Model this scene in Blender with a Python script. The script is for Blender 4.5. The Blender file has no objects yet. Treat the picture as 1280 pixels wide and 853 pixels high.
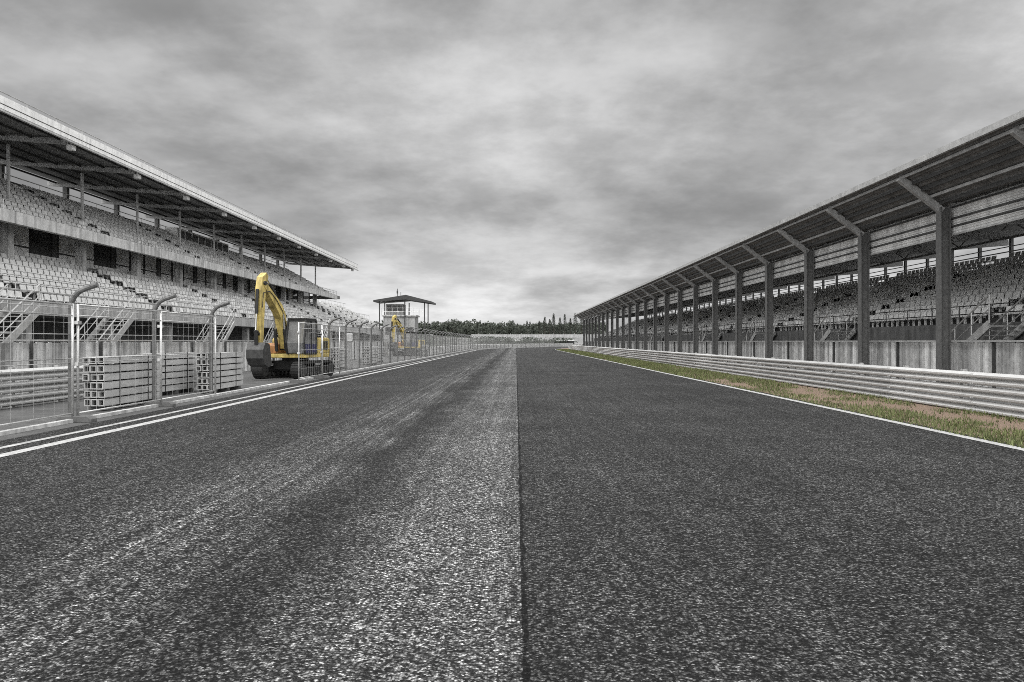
import bpy, math, random
from mathutils import Vector, Matrix
R = math.radians
random.seed(7)
S = bpy.context.scene
COL = S.collection

# ------------------------------------------------------------------ helpers
class MB:
    """collects shapes, links them as one mesh object"""
    def __init__(s): s.v = []; s.f = []
    def add(s, vs, fs):
        n = len(s.v); s.v += [tuple(p) for p in vs]; s.f += [tuple(i + n for i in f) for f in fs]
    def box(s, x0, x1, y0, y1, z0, z1):
        s.add([(x0,y0,z0),(x1,y0,z0),(x1,y1,z0),(x0,y1,z0),(x0,y0,z1),(x1,y0,z1),(x1,y1,z1),(x0,y1,z1)],
              [(0,3,2,1),(4,5,6,7),(0,1,5,4),(1,2,6,5),(2,3,7,6),(3,0,4,7)])
    def beam(s, a, b, w, h=None, up=(0,0,1)):
        h = w if h is None else h
        a = Vector(a); b = Vector(b); t = (b-a).normalized(); u = Vector(up)
        if abs(t.dot(u)) > .98: u = Vector((1,0,0))
        r = t.cross(u).normalized()*w/2; q = r.cross(t).normalized()*h/2
        vs = [a-r-q, a+r-q, a+r+q, a-r+q, b-r-q, b+r-q, b+r+q, b-r+q]
        s.add(vs, [(0,3,2,1),(4,5,6,7),(0,1,5,4),(1,2,6,5),(2,3,7,6),(3,0,4,7)])
    def tube(s, pts, r, n=8, cap=True):
        pts = [Vector(p) for p in pts]; rings = []; base = len(s.v)
        rr = r if isinstance(r, (list, tuple)) else [r]*len(pts)
        prev = None
        for i, p in enumerate(pts):
            t = (pts[min(i+1, len(pts)-1)] - pts[max(i-1, 0)]).normalized()
            if prev is None:
                u = Vector((0,0,1)) if abs(t.z) < .9 else Vector((1,0,0))
                a = t.cross(u).normalized()
            else:
                a = (prev - t*prev.dot(t)).normalized()
            prev = a; b = t.cross(a)
            s.v += [tuple(p + (a*math.cos(2*math.pi*k/n) + b*math.sin(2*math.pi*k/n))*rr[i]) for k in range(n)]
        for i in range(len(pts)-1):
            for k in range(n):
                s.f.append((base+i*n+k, base+i*n+(k+1)%n, base+(i+1)*n+(k+1)%n, base+(i+1)*n+k))
        if cap:
            s.f.append(tuple(base+k for k in reversed(range(n))))
            s.f.append(tuple(base+(len(pts)-1)*n+k for k in range(n)))
    def prism(s, prof, a, b, axis='y'):
        """closed profile extruded along y (profile x,z) or along x (profile y,z)"""
        n = len(prof)
        P = (lambda p, t: (p[0], t, p[1])) if axis == 'y' else (lambda p, t: (t, p[0], p[1]))
        vs = [P(p, a) for p in prof] + [P(p, b) for p in prof]
        fs = [(i, (i+1) % n, n+(i+1) % n, n+i) for i in range(n)] + [tuple(reversed(range(n))), tuple(range(n, 2*n))]
        s.add(vs, fs)
    def ribbon(s, prof, ys, fx=None):
        """open profile (x,z) swept along y stations, x shifted by fx(y)"""
        n = len(prof); base = len(s.v)
        for y in ys:
            o = fx(y) if fx else 0
            s.v += [(p[0]+o, y, p[1]) for p in prof]
        for i in range(len(ys)-1):
            for k in range(n-1):
                s.f.append((base+i*n+k, base+i*n+k+1, base+(i+1)*n+k+1, base+(i+1)*n+k))
    def build(s, name, mat, parent=None, smooth=False, bevel=0, solid=0):
        me = bpy.data.meshes.new(name); me.from_pydata(s.v, [], s.f); me.update()
        if mat: me.materials.append(mat)
        if smooth:
            for p in me.polygons: p.use_smooth = True
        o = bpy.data.objects.new(name, me); COL.objects.link(o)
        if parent: o.parent = parent
        if solid:
            m = o.modifiers.new('solid', 'SOLIDIFY'); m.thickness = solid; m.offset = 0
        if bevel:
            m = o.modifiers.new('bevel', 'BEVEL'); m.width = bevel; m.segments = 2; m.limit_method = 'ANGLE'
        return o

def fixn(o):
    import bmesh
    bm = bmesh.new(); bm.from_mesh(o.data); bmesh.ops.recalc_face_normals(bm, faces=bm.faces); bm.to_mesh(o.data); bm.free()
    return o

def tag(o, label=None, cat=None, group=None, kind=None):
    if label: o['label'] = label
    if cat: o['category'] = cat
    if group: o['group'] = group
    if kind: o['kind'] = kind
    return o
def empty(name, loc=(0,0,0), rz=0):
    o = bpy.data.objects.new(name, None); o.location = loc; o.rotation_euler = (0,0,rz); o.empty_display_size = .3
    COL.objects.link(o); return o
def copy_tree(o, parent=None):
    c = o.copy(); COL.objects.link(c); c.parent = parent
    for ch in list(o.children): copy_tree(ch, c)
    return c
def frange(a, b, st):
    n = max(1, int(math.ceil((b-a)/st - 1e-6))); return [a + (b-a)*i/n for i in range(n+1)]

# ------------------------------------------------------------------ materials
def mat(name, col, rough=.7, metal=0, ns=6, amt=.25, bump=0, island=0, stretch=(1,1,1), spec=.4, fine=0, stain=0):
    m = bpy.data.materials.new(name); m.use_nodes = True; nt = m.node_tree; N = nt.nodes; L = nt.links
    b = N['Principled BSDF']; b.inputs['Roughness'].default_value = rough; b.inputs['Metallic'].default_value = metal
    b.inputs['Specular IOR Level'].default_value = spec
    if not isinstance(col, (tuple, list)): col = (col, col, col*.985)
    tc = N.new('ShaderNodeTexCoord'); mp = N.new('ShaderNodeMapping'); mp.inputs['Scale'].default_value = stretch
    L.new(tc.outputs['Object'], mp.inputs['Vector'])
    n = N.new('ShaderNodeTexNoise'); n.inputs['Scale'].default_value = ns; n.inputs['Detail'].default_value = 8; n.inputs['Roughness'].default_value = .65
    L.new(mp.outputs[0], n.inputs['Vector'])
    mr = N.new('ShaderNodeMapRange'); mr.inputs['From Min'].default_value = .28; mr.inputs['From Max'].default_value = .72
    mr.inputs['To Min'].default_value = 1-amt; mr.inputs['To Max'].default_value = 1+amt
    L.new(n.outputs['Fac'], mr.inputs['Value']); val = mr.outputs[0]
    def mul(a, bb):
        x = N.new('ShaderNodeMath'); x.operation = 'MULTIPLY'; L.new(a, x.inputs[0]); L.new(bb, x.inputs[1]); return x.outputs[0]
    if island:
        g = N.new('ShaderNodeNewGeometry'); r = N.new('ShaderNodeMapRange')
        r.inputs['To Min'].default_value = 1-island; r.inputs['To Max'].default_value = 1+island
        L.new(g.outputs['Random Per Island'], r.inputs['Value']); val = mul(val, r.outputs[0])
    if stain:
        m2 = N.new('ShaderNodeMapping'); m2.inputs['Scale'].default_value = (1.6, 1.6, .12); L.new(tc.outputs['Object'], m2.inputs['Vector'])
        n2 = N.new('ShaderNodeTexNoise'); n2.inputs['Scale'].default_value = 2.3; n2.inputs['Detail'].default_value = 6; L.new(m2.outputs[0], n2.inputs['Vector'])
        r2 = N.new('ShaderNodeMapRange'); r2.inputs['From Min'].default_value = .42; r2.inputs['From Max'].default_value = .7
        r2.inputs['To Min'].default_value = 1; r2.inputs['To Max'].default_value = 1-stain
        L.new(n2.outputs['Fac'], r2.inputs['Value']); val = mul(val, r2.outputs[0])
    mx = N.new('ShaderNodeVectorMath'); mx.operation = 'SCALE'; mx.inputs[0].default_value = col
    L.new(val, mx.inputs['Scale']); L.new(mx.outputs[0], b.inputs['Base Color'])
    if bump:
        bp = N.new('ShaderNodeBump'); bp.inputs['Strength'].default_value = bump; bp.inputs['Distance'].default_value = .02
        nb = N.new('ShaderNodeTexNoise'); nb.inputs['Scale'].default_value = fine or ns*6; nb.inputs['Detail'].default_value = 4
        L.new(mp.outputs[0], nb.inputs['Vector']); L.new(nb.outputs['Fac'], bp.inputs['Height']); L.new(bp.outputs[0], b.inputs['Normal'])
    return m

M = {}
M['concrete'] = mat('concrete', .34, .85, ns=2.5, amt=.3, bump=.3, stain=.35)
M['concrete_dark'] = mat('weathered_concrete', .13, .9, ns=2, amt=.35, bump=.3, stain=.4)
M['concrete_pale'] = mat('pale_concrete', .5, .85, ns=2.5, amt=.25, bump=.2, stain=.5)
M['terrace'] = mat('shade_darkened_terrace', .055, .9, ns=2, amt=.4, bump=.3)  # concrete colour darkened; stands in for shade between the seat rows
M['galv'] = mat('galvanised_steel', .52, .42, .55, ns=3, amt=.25, stain=.2)
M['rail'] = mat('guardrail_steel', .46, .5, .1, ns=1.2, amt=.12, stain=.1, island=.12, stretch=(1,.25,1))
M['steel'] = mat('grey_painted_steel', .34, .5, .1, ns=5, amt=.25, stain=.25)
M['dark_steel'] = mat('dark_painted_steel', .045, .5, .1, ns=5, amt=.3)
M['post'] = mat('weathered_fence_steel', .12, .5, .3, ns=9, amt=.35)
M['white'] = mat('white_paint', .72, .5, ns=3, amt=.12, stain=.25)
M['seat'] = mat('pale_plastic_seat', .52, .42, ns=8, amt=.1, island=.22)
M['seat_bright'] = mat('brightened_plastic_seat', .82, .42, ns=8, amt=.1, island=.25)  # right-stand seats painted brighter to make up for shade under the roof
M['sheet_dark'] = mat('dark_roof_sheet', .20, .6, .1, ns=1.5, amt=.35, stain=.3)
M['sheet_pale'] = mat('pale_corrugated_sheet', .62, .5, .1, ns=1.5, amt=.2, stain=.35)
M['boards'] = mat('weathered_boards', .45, .85, ns=4, amt=.3, bump=.3, island=.4, stain=.45)
M['glass'] = mat('window_glass', .09, .06, 0, ns=1, amt=.5, spec=.9)
M['bright_pane'] = mat('pane_painted_sky_sheen', .8, .1, ns=1.2, amt=.35, spec=.8)  # pale base colour stands in for sky reflected in the panes
M['rubber'] = mat('black_rubber', .022, .8, ns=14, amt=.4, bump=.4)
M['yellow'] = mat('worn_yellow_paint', (.50,.39,.13), .5, ns=3.5, amt=.38, stain=.55)
M['cab_glass'] = mat('cab_window_glass', .16, .05, ns=1.5, amt=.6, spec=1.0)
M['blue'] = mat('dark_blue_door_paint', (.035,.035,.085), .4, ns=4, amt=.3)
M['orange'] = mat('rusty_orange_paint', (.36,.17,.065), .5, ns=4, amt=.4, stain=.4)
M['black'] = mat('black_machine_paint', .018, .5, ns=6, amt=.4)
M['chrome'] = mat('bright_steel_rod', .6, .2, .9, ns=4, amt=.1)
M['bucket'] = mat('bare_bucket_steel', .06, .55, .4, ns=6, amt=.5)
M['timber'] = mat('pale_beam_wood', .34, .75, ns=5, amt=.25, island=.22, stretch=(1,.2,1))
M['timber_dark'] = mat('dark_bearer_wood', .09, .85, ns=5, amt=.3, island=.2)
M['lamp'] = mat('lamp_housing', .6, .35, ns=4, amt=.1)
M['bark'] = mat('tree_bark', (.07,.06,.05), .9, ns=3, amt=.3)
M['line'] = mat('white_line_paint', .34, .75, ns=9, amt=.42, stretch=(2,.7,1), bump=.3, fine=70)
M['bank'] = mat('bank_gravel', .15, .95, ns=.5, amt=.3, bump=.4)
M['ground'] = mat('gravel_ground', .11, .95, ns=.9, amt=.45, bump=.6, fine=25)
M['service'] = mat('service_lane_tarmac', .07, .8, ns=1.4, amt=.4, bump=.5, fine=60)

def leaf_mat(name, col):
    m = mat(name, col, .8, ns=.6, amt=.4, island=.4, spec=.2); return m
M['conifer'] = leaf_mat('conifer_needles', (.05,.056,.046))
M['leaf'] = leaf_mat('broad_leaves', (.055,.062,.05))
M['grass'] = mat('grass_blades', (.105,.12,.05), .7, ns=.9, amt=.45, island=.4, spec=.2)

def asphalt_mat():
    m = bpy.data.materials.new('race_track_asphalt'); m.use_nodes = True; nt = m.node_tree; N = nt.nodes; L = nt.links
    b = N['Principled BSDF']; b.inputs['Specular IOR Level'].default_value = .14
    tc = N.new('ShaderNodeTexCoord'); P = tc.outputs['Object']
    def noise(scale, detail=4, rough=.6, st=None):
        n = N.new('ShaderNodeTexNoise'); n.inputs['Scale'].default_value = scale; n.inputs['Detail'].default_value = detail; n.inputs['Roughness'].default_value = rough
        if st:
            mp = N.new('ShaderNodeMapping'); mp.inputs['Scale'].default_value = st; L.new(P, mp.inputs['Vector']); L.new(mp.outputs[0], n.inputs['Vector'])
        else: L.new(P, n.inputs['Vector'])
        return n.outputs['Fac']
    def mr(v, a, c, d, e):
        n = N.new('ShaderNodeMapRange'); n.inputs['From Min'].default_value = a; n.inputs['From Max'].default_value = c
        n.inputs['To Min'].default_value = d; n.inputs['To Max'].default_value = e; L.new(v, n.inputs['Value']); return n.outputs[0]
    def op(o, a, c):
        n = N.new('ShaderNodeMath'); n.operation = o
        for i, q in enumerate((a, c)):
            if isinstance(q, (int, float)): n.inputs[i].default_value = q
            else: L.new(q, n.inputs[i])
        return n.outputs[0]
    sep = N.new('ShaderNodeSeparateXYZ'); L.new(P, sep.inputs[0]); X = sep.outputs['X']
    wob = mr(noise(.35, 5, .6), .3, .7, -.32, .32)
    Xw = op('ADD', X, wob)
    # worn old lane left of the joint, rubbered line beside it, scuffed band further left; newer mat right of the joint
    left = op('LESS_THAN', X, .035)
    lane = op('MULTIPLY', mr(Xw, -1.75, -.95, 0, 1), left)
    lane2 = op('MULTIPLY', mr(Xw, -4.3, -3.0, 0, 1), mr(Xw, -2.5, -2.0, 1, 0))
    rub = op('MULTIPLY', mr(Xw, -2.3, -1.8, 0, 1), mr(Xw, -1.75, -1.35, 1, 0))
    streak = mr(noise(1.0, 7, .72, (2.6, .05, 1)), .36, .66, 0, 1)
    streak2 = mr(noise(1.0, 6, .65, (9, .09, 1)), .40, .68, 0, 1)
    streak3 = mr(noise(1.0, 6, .7, (5, .03, 1)), .38, .66, .80, 1.16)
    blot = mr(noise(.28, 5, .6), .35, .65, .74, 1.2)
    worn = op('ADD', op('MULTIPLY', lane, op('ADD', .55, op('MULTIPLY', streak, .7))), op('MULTIPLY', lane2, op('MULTIPLY', streak, .42)))
    scuff = op('MULTIPLY', op('MULTIPLY', mr(Xw, -3.9, -2.9, 0, 1), mr(Xw, -2.3, -1.9, 1, 0)), op('POWER', streak2, 2.0))
    base = op('ADD', .049, op('ADD', op('MULTIPLY', worn, .088), op('MULTIPLY', scuff, .15)))
    base = op('MULTIPLY', base, op('MULTIPLY', blot, op('MULTIPLY', streak3, op('SUBTRACT', 1, op('MULTIPLY', rub, .22)))))
    # aggregate: single stones of different rock in dark binder
    vo = N.new('ShaderNodeTexVoronoi'); vo.inputs['Scale'].default_value = 62; L.new(P, vo.inputs['Vector'])
    sv = N.new('ShaderNodeSeparateColor'); L.new(vo.outputs['Color'], sv.inputs[0])
    stone = op('ADD', .20, op('MULTIPLY', op('POWER', sv.outputs[0], 3.2), 3.8))
    gap = mr(vo.outputs['Distance'], .30, .62, 1.0, .35)
    sp = mr(noise(26, 3, .65), .40, .62, .38, 1.62)
    sp2 = mr(noise(9, 3, .65), .36, .64, .68, 1.34)
    sp3 = mr(noise(2.2, 5, .75, (1.5, .5, 1)), .35, .65, .84, 1.17)
    base = op('MULTIPLY', op('MULTIPLY', base, op('MULTIPLY', stone, gap)), op('MULTIPLY', sp, op('MULTIPLY', sp2, sp3)))
    base = op('MULTIPLY', base, 1.22)
    # the paving joint: a crumbling groove filled with old sealant
    jw = op('ADD', X, mr(noise(2.6, 7, .7), .3, .7, -.022, .022))
    joint = op('LESS_THAN', op('ABSOLUTE', op('SUBTRACT', jw, .05), 0), mr(noise(1.3, 4, .6, (1, 1.5, 1)), .35, .65, .004, .026))
    base = op('MULTIPLY', base, op('SUBTRACT', 1, op('MULTIPLY', joint, .8)))
    c = N.new('ShaderNodeCombineXYZ'); L.new(base, c.inputs[0]); L.new(base, c.inputs[1]); L.new(op('MULTIPLY', base, .99), c.inputs[2])
    L.new(c.outputs[0], b.inputs['Base Color'])
    L.new(mr(noise(.5, 4), .3, .7, .62, .85), b.inputs['Roughness'])
    bp = N.new('ShaderNodeBump'); bp.inputs['Strength'].default_value = .9; bp.inputs['Distance'].default_value = .012
    L.new(op('MULTIPLY', gap, sp), bp.inputs['Height']); L.new(bp.outputs[0], b.inputs['Normal'])
    return m
M['asphalt'] = asphalt_mat()

def verge_mat():
    m = bpy.data.materials.new('verge_soil'); m.use_nodes = True; nt = m.node_tree; N = nt.nodes; L = nt.links
    b = N['Principled BSDF']; b.inputs['Roughness'].default_value = .95
    tc = N.new('ShaderNodeTexCoord')
    n = N.new('ShaderNodeTexNoise'); n.inputs['Scale'].default_value = 26; n.inputs['Detail'].default_value = 7; L.new(tc.outputs['Object'], n.inputs['Vector'])
    cr = N.new('ShaderNodeValToRGB'); e = cr.color_ramp.elements
    e[0].position = .3; e[0].color = (.06,.045,.036,1); e[1].position = .7; e[1].color = (.26,.18,.125,1)
    L.new(n.outputs['Fac'], cr.inputs[0]); L.new(cr.outputs[0], b.inputs['Base Color'])
    bp = N.new('ShaderNodeBump'); bp.inputs['Strength'].default_value = .8; bp.inputs['Distance'].default_value = .03
    L.new(n.outputs['Fac'], bp.inputs['Height']); L.new(bp.outputs[0], b.inputs['Normal'])
    return m
M['soil'] = verge_mat()

# ------------------------------------------------------------------ layout
H = 1.65                       # eye height; track runs along +y, centre line x = 0
def off(d): return max(0., d-150.)**2/430.
def curve_ys(a, b):
    ys = frange(a, min(b, 110), 6) if a < 110 else [a]
    if b > 110: ys = ys + frange(max(a, 110), b, 6)[1:]
    return ys

# ground, lanes, lines
g = MB(); g.add([(-2500,-60,-.006),(2500,-60,-.006),(2500,3500,-.006),(-2500,3500,-.006)], [(0,1,2,3)])
tag(g.build('ground', M['ground']), kind='structure')
g = MB(); g.ribbon([(-8.55,.004),(-4,.004),(0,.004),(4,.004),(7.98,.004)], curve_ys(-6, 284), off)
tag(g.build('road', M['asphalt']), kind='structure')
g = MB(); g.ribbon([(-14.2,.002),(-8.55,.002)], curve_ys(-6, 250), off)
tag(g.build('service_lane', M['service']), kind='structure')
for nm, x0, x1 in (('edge_line', -7.52, -7.30), ('kerb_line', -8.02, -7.88), ('edge_line', 7.62, 7.82)):
    g = MB(); g.ribbon([(x0,.009),(x1,.009)], curve_ys(-6, 284), off)
    tag(g.build(nm + '_marking', M['concrete' if nm == 'kerb_line' else 'line']), kind='structure')
g = MB()
g.ribbon([(-9.12,-.02),(-9.12,.07),(-8.98,.07),(-8.98,-.02)], curve_ys(-6, 240), off)
tag(g.build('kerb', M['concrete_pale']), kind='structure')
g = MB(); g.ribbon([(7.98,.003),(9.0,.03),(10.2,.05),(11.4,.05)], curve_ys(-6, 260), off)
tag(g.build('verge', M['soil']), kind='structure')

# grass: blades in patches, bare soil left open between them
from mathutils import noise as mnoise
gb = MB(); rnd = random.Random(3)
def patch(x, y):
    return mnoise.noise(Vector((x*.7, y*.2, 3.1))) + .75*mnoise.noise(Vector((x*1.7, y*.7, 9.)))
y = 8.
cnt = 0
while cnt < 52000:
    u = rnd.random(); y = 9. + 151*u**2.4
    x = rnd.uniform(7.78, 10.75); p = patch(x, y)
    lim = -.12 if y < 34 else -.4
    if p < lim + rnd.uniform(-.09, .09): 
        if rnd.random() > .06: continue
    cnt += 1
    sc = 1 + max(0, y-25)/45.
    h = rnd.uniform(.035, .10)*(1.0 + .5*max(0, p))*min(sc, 1.5); w = rnd.uniform(.006, .012)*sc
    a = rnd.uniform(0, 6.283); dx, dy = math.cos(a)*w, math.sin(a)*w
    lx, ly = rnd.gauss(0, .03), rnd.gauss(0, .03); X = x + off(y); z = .01 + .02*(x-7.9)
    gb.add([(X-dx,y-dy,z),(X+dx,y+dy,z),(X+dx*.6+lx*.5,y+dy*.6+ly*.5,z+h*.6),(X-dx*.6+lx*.5,y-dy*.6+ly*.5,z+h*.6),(X+lx,y+ly,z+h)],
           [(0,1,2,3),(3,2,4)])
tag(gb.build('grass', M['grass']), 'short green grass tufts between bare soil on the right verge', kind='stuff')

# ------------------------------------------------------------------ guardrails
def wbeam(x, z0, face):
    """double-wave steel rail profile, 0.31 high"""
    pts = [(0,.012),(.05,.02),(.12,.055),(.125,.085),(.03,.13),(.0,.15),(.03,.17),(.12,.205),(.125,.235),(.05,.28),(0,.288)]
    return [(x + face*a, z0 + c) for a, c in pts]
def guardrail(x, a, b, face, label, step=4.0):
    root = tag(empty('guardrail', (x, a, 0)), label, 'guardrail')
    for i, z in enumerate((.035, .350, .665)):
        m = MB(); ys = frange(a, b, 4.0)
        for k in range(len(ys)-1):      # 4 m rails lapped at the joints
            prof = wbeam(x + .002*(k % 2)*face, z, face)
            m.ribbon(prof, [ys[k], ys[k+1]+.12], off)
            if 6 < ys[k] < 70:
                for dz in (.04, .15, .25):
                    for dy in (-.05, .03):
                        X = x + face*(.035 if dz == .15 else .10) + off(ys[k]); m.box(X-.03, X+.03, ys[k]+dy-.012+.06, ys[k]+dy+.012+.06, z+dz-.012, z+dz+.012)
        o = m.build('rail', M['rail'], root, solid=.012)
        o.location = (-x, -a, 0)
    ys = frange(a, b, step)
    if len(ys) > 98: ys = ys[:98]
    for yv in ys:
        p = MB(); X = x + off(yv) - face*.11
        p.box(X-.05, X+.05, yv-.06, yv+.06, -.02, 1.0)
        p.build('post', M['galv'], root).location = (-x, -a, 0)
    return root
guardrail(10.4, 2, 262, -1, 'triple height steel guardrail along the grass verge on the right of the track', 2.8)
guardrail(-12.5, 8, 34, 1, 'triple height steel guardrail behind the stacked beams on the left', 2.0)
guardrail(-10.6, 100, 262, 1, 'far steel guardrail bending round the outside of the distant corner', 2.0)

# ------------------------------------------------------------------ board fences at eye height
def board_fence(x, a, b, face, label, top=1.68, sp=3.1, rails=(1.66, .62), w=.16, zlo=.05):
    root = tag(empty('board_fence', (x, a, 0)), label, 'fence'); r2 = random.Random(int(abs(x)*10))
    n = 0; ys = frange(a, b, sp)
    bm_rest = None
    for i in range(len(ys)-1):
        m = MB(); yy = ys[i]
        while yy < ys[i+1]-.02:
            ww = min(w*r2.uniform(.8, 1.25), ys[i+1]-yy); t = r2.uniform(0, .025)
            m.box(x-.02-t, x+.02-t, yy+.006, yy+ww-.006, zlo, top-.05-r2.uniform(0, .03)); yy += ww
        m.build('board_panel', M['boards'], root).location = (-x, -a, 0)
    for yv in ys[:98]:
        p = MB(); p.box(x+face*.035, x+face*.115, yv-.04, yv+.04, -.02, top+.03)
        p.build('post', M['dark_steel'], root).location = (-x, -a, 0)
    for z in rails:
        p = MB(); p.beam((x+face*.15, a, z), (x+face*.15, b, z), .05, .055)
        p.build('rail', M['galv'], root).location = (-x, -a, 0)
    return root
board_fence(14.75, 6, 170, -1, 'pale upright board fence with dark posts under the right grandstand')
board_fence(-14.6, 8, 100, 1, 'pale upright board fence in front of the two tier grandstand', sp=4.0, rails=(1.68,))

# ------------------------------------------------------------------ seats
def seat_geo(face):
    pr = [(.20,.425),(.17,.455),(.0,.425),(-.15,.435),(-.205,.49),(-.225,.60),(-.25,.715)]
    lo = [(a-.012, c-.035) if i < 4 else (a-.035, c-.012) for i, (a, c) in enumerate(pr)]
    prof = pr + lo[::-1]; n = len(prof); W = .20
    vs = [(face*a, -W, c) for a, c in prof] + [(face*a, W, c) for a, c in prof]
    m = len(pr); fs = []
    for i in range(n): fs.append((i, (i+1) % n, n+(i+1) % n, n+i))
    for i in range(m-1):
        fs.append((i, n-1-i, n-2-i, i+1)); fs.append((n+i, n+i+1, 2*n-2-i, 2*n-1-i))
    k = len(vs)
    vs += [(face*x, y, z) for z in (0., .40) for x, y in ((-.1,-.03),(-.02,-.03),(-.02,.03),(-.1,.03))]
    fs += [(k,k+1,k+5,k+4),(k+1,k+2,k+6,k+5),(k+2,k+3,k+7,k+6),(k+3,k,k+4,k+7)]
    return vs, fs
def seats(root, places, face, m, score):
    """the 100 seats that show largest as parts, the others as one part"""
    vs, fs = seat_geo(face)
    places = sorted(places, key=score)
    sb = MB(); sb.add(vs, fs); first = sb.build('seat', m, root); first.location = places[0]; fixn(first)
    for p in places[1:100]:
        c = first.copy(); COL.objects.link(c); c.parent = root; c.location = p
    rest = MB()
    for p in places[100:]:
        rest.add([(a+p[0], b+p[1], c+p[2]) for a, b, c in vs], fs)
    o = fixn(rest.build('seat_rows', m, root)); o['kind'] = 'stuff'

def steps_profile(xf, zf, rows, run, rise, face, under):
    """stepped terrace; xf,zf = front tread edge; face=+1 stand looks to +x"""
    pts = []; x = xf; z = zf
    for i in range(rows):
        pts += [(x, z), (x - face*run, z)]; x -= face*run; z += rise
    top = pts[-1]
    low = [(top[0], top[1]-under-.1), (xf, zf-under)]
    return pts + low

def vis_near(edge):
    """nearest seats inside the picture (half width 0.64 of the distance)"""
    def f(p):
        inside = abs(p[0])/max(p[1], .1) < .63
        return (0 if inside else 1, p[1] + abs(p[0]))
    return f

# ------------------------------------------------------------------ left covered two-tier grandstand
LA, LB, BAY = 12.6, 103.0, 6.7
bays = [39.4 + BAY*k for k in range(-4, 10) if 39.4 + BAY*k < LB]
G = tag(empty('grandstand', (-20, LA, 0)), 'two tier grandstand with long flat cantilever roof left of the track', 'grandstand')
def gp(mb, name, m, **k):
    o = mb.build(name, M[m], G, **k); o.location = (20, -LA, 0); return o
run, rise = .74, .37
LXF, LZF, LROWS = -19.8, 3.0, 8
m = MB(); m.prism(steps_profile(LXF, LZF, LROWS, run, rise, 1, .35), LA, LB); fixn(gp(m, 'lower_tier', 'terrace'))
urun, urise = .74, .41
UXF, UZF, UROWS = -23.3, 7.35, 8
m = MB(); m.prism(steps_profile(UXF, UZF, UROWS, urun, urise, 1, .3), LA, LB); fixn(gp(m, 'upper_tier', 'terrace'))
# parapets
m = MB(); m.box(-22.98, -23.28, LA, LB, 7.06, 7.62); gp(fixn and m, 'upper_parapet', 'concrete_pale', bevel=.02)
m = MB(); m.box(-19.35, -19.5, LA, LB, 2.72, 3.3); gp(m, 'lower_parapet', 'concrete')
m = MB()
for z in (3.65, 3.98): m.tube([(-19.4, LA, z), (-19.4, LB, z)], .025, 6)
for yv in frange(LA, LB, 1.675): m.tube([(-19.4, yv, 3.3), (-19.4, yv, 3.98)], .02, 6)
gp(m, 'front_railing', 'galv')
m = MB()
for z in (7.85, 8.08): m.tube([(-23.1, LA, z), (-23.1, LB, z)], .022, 6)
for yv in frange(LA, LB, 1.675): m.tube([(-23.1, yv, 7.6), (-23.1, yv, 8.08)], .018, 6)
gp(m, 'upper_railing', 'galv')
# base wall below lower tier: recessed dark undercroft with pillars
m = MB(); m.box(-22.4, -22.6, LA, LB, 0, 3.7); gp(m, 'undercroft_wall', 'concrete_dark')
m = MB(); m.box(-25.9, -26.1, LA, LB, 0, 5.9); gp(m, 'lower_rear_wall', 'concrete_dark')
for yv in bays:
    m = MB(); m.box(-20.3, -19.9, yv-.2, yv+.2, 0, 2.66); gp(m, 'undercroft_pillar', 'concrete')
# concourse floor, pillars, windows
m = MB(); m.box(-25.72, -28.7, LA, LB, 5.6, 5.78); gp(m, 'concourse_floor', 'concrete')
for yv in bays:
    m = MB(); m.box(-25.3, -24.85, yv-.22, yv+.22, 5.4, 7.84); gp(m, 'pillar', 'concrete_pale', bevel=.03)
for yv in [LA+.15] + bays + [LB-.15]:
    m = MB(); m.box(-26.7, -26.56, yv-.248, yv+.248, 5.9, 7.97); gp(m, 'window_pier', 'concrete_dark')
edges = [LA] + bays + [LB]
for a, b in zip(edges[:-1], edges[1:]):
    n = 3 if b-a > 4 else 1
    w = (b-a-.5)/n
    for i in range(n):
        y0 = a+.25+w*i; y1 = y0+w
        f = MB(); X = -26.6
        for (p0, p1) in (((X,y0+.06,5.9),(X,y0+.06,7.95)),((X,y1-.06,5.9),(X,y1-.06,7.95))): f.beam(p0, p1, .1, .1)
        for z in (5.92, 6.75, 7.9): f.beam((X,y0+.11,z),(X,y1-.11,z),.08,.08)
        if len([c for c in G.children if c.name.startswith('window')]) < 100:
            fo = gp(f, 'window', 'dark_steel')
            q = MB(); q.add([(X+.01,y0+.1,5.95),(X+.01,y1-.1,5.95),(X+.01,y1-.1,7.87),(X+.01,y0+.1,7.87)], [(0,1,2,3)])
            q.build('pane', M['bright_pane' if (i*5+int(a)) % 7 else 'glass'], fo)
m = MB(); m.box(-26.7, -26.9, LA, LB, 7.97, 9.0); gp(m, 'window_header', 'concrete_dark')
m = MB(); m.box(-26.62, -26.7, LA, LB, 5.78, 5.9); gp(m, 'window_sill', 'concrete_pale')
# roof
RXF, RZF, RXB, RZB = -21.0, 11.30, -30.2, 11.98
m = MB()
prof = [(RXF, RZF), (RXF, RZF+.12), (RXB, RZB+.32), (RXB, RZB+.18)]
m.prism(prof, LA, 106); fixn(gp(m, 'roof', 'sheet_dark'))
m = MB(); m.box(RXF+.012, RXF+.12, LA, 106, RZF+.03, RZF+.33); m.box(RXF+.012, RXF+.10, LA, 106, RZF-.18, RZF-.01); gp(m, 'roof_fascia', 'white')
m = MB(); m.box(RXF+.02, RXF+.14, LA, 106, RZF-.30, RZF-.22); gp(m, 'gutter', 'galv')
m = MB(); m.tube([(RXF+.04, LA, RZF+.52), (RXF+.04, 106, RZF+.52)], .025, 6)
for yv in frange(LA, 106, 2.2): m.tube([(RXF+.04, yv, RZF+.34), (RXF+.04, yv, RZF+.52)], .03, 6)
gp(m, 'roof_railing', 'steel')
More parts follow.
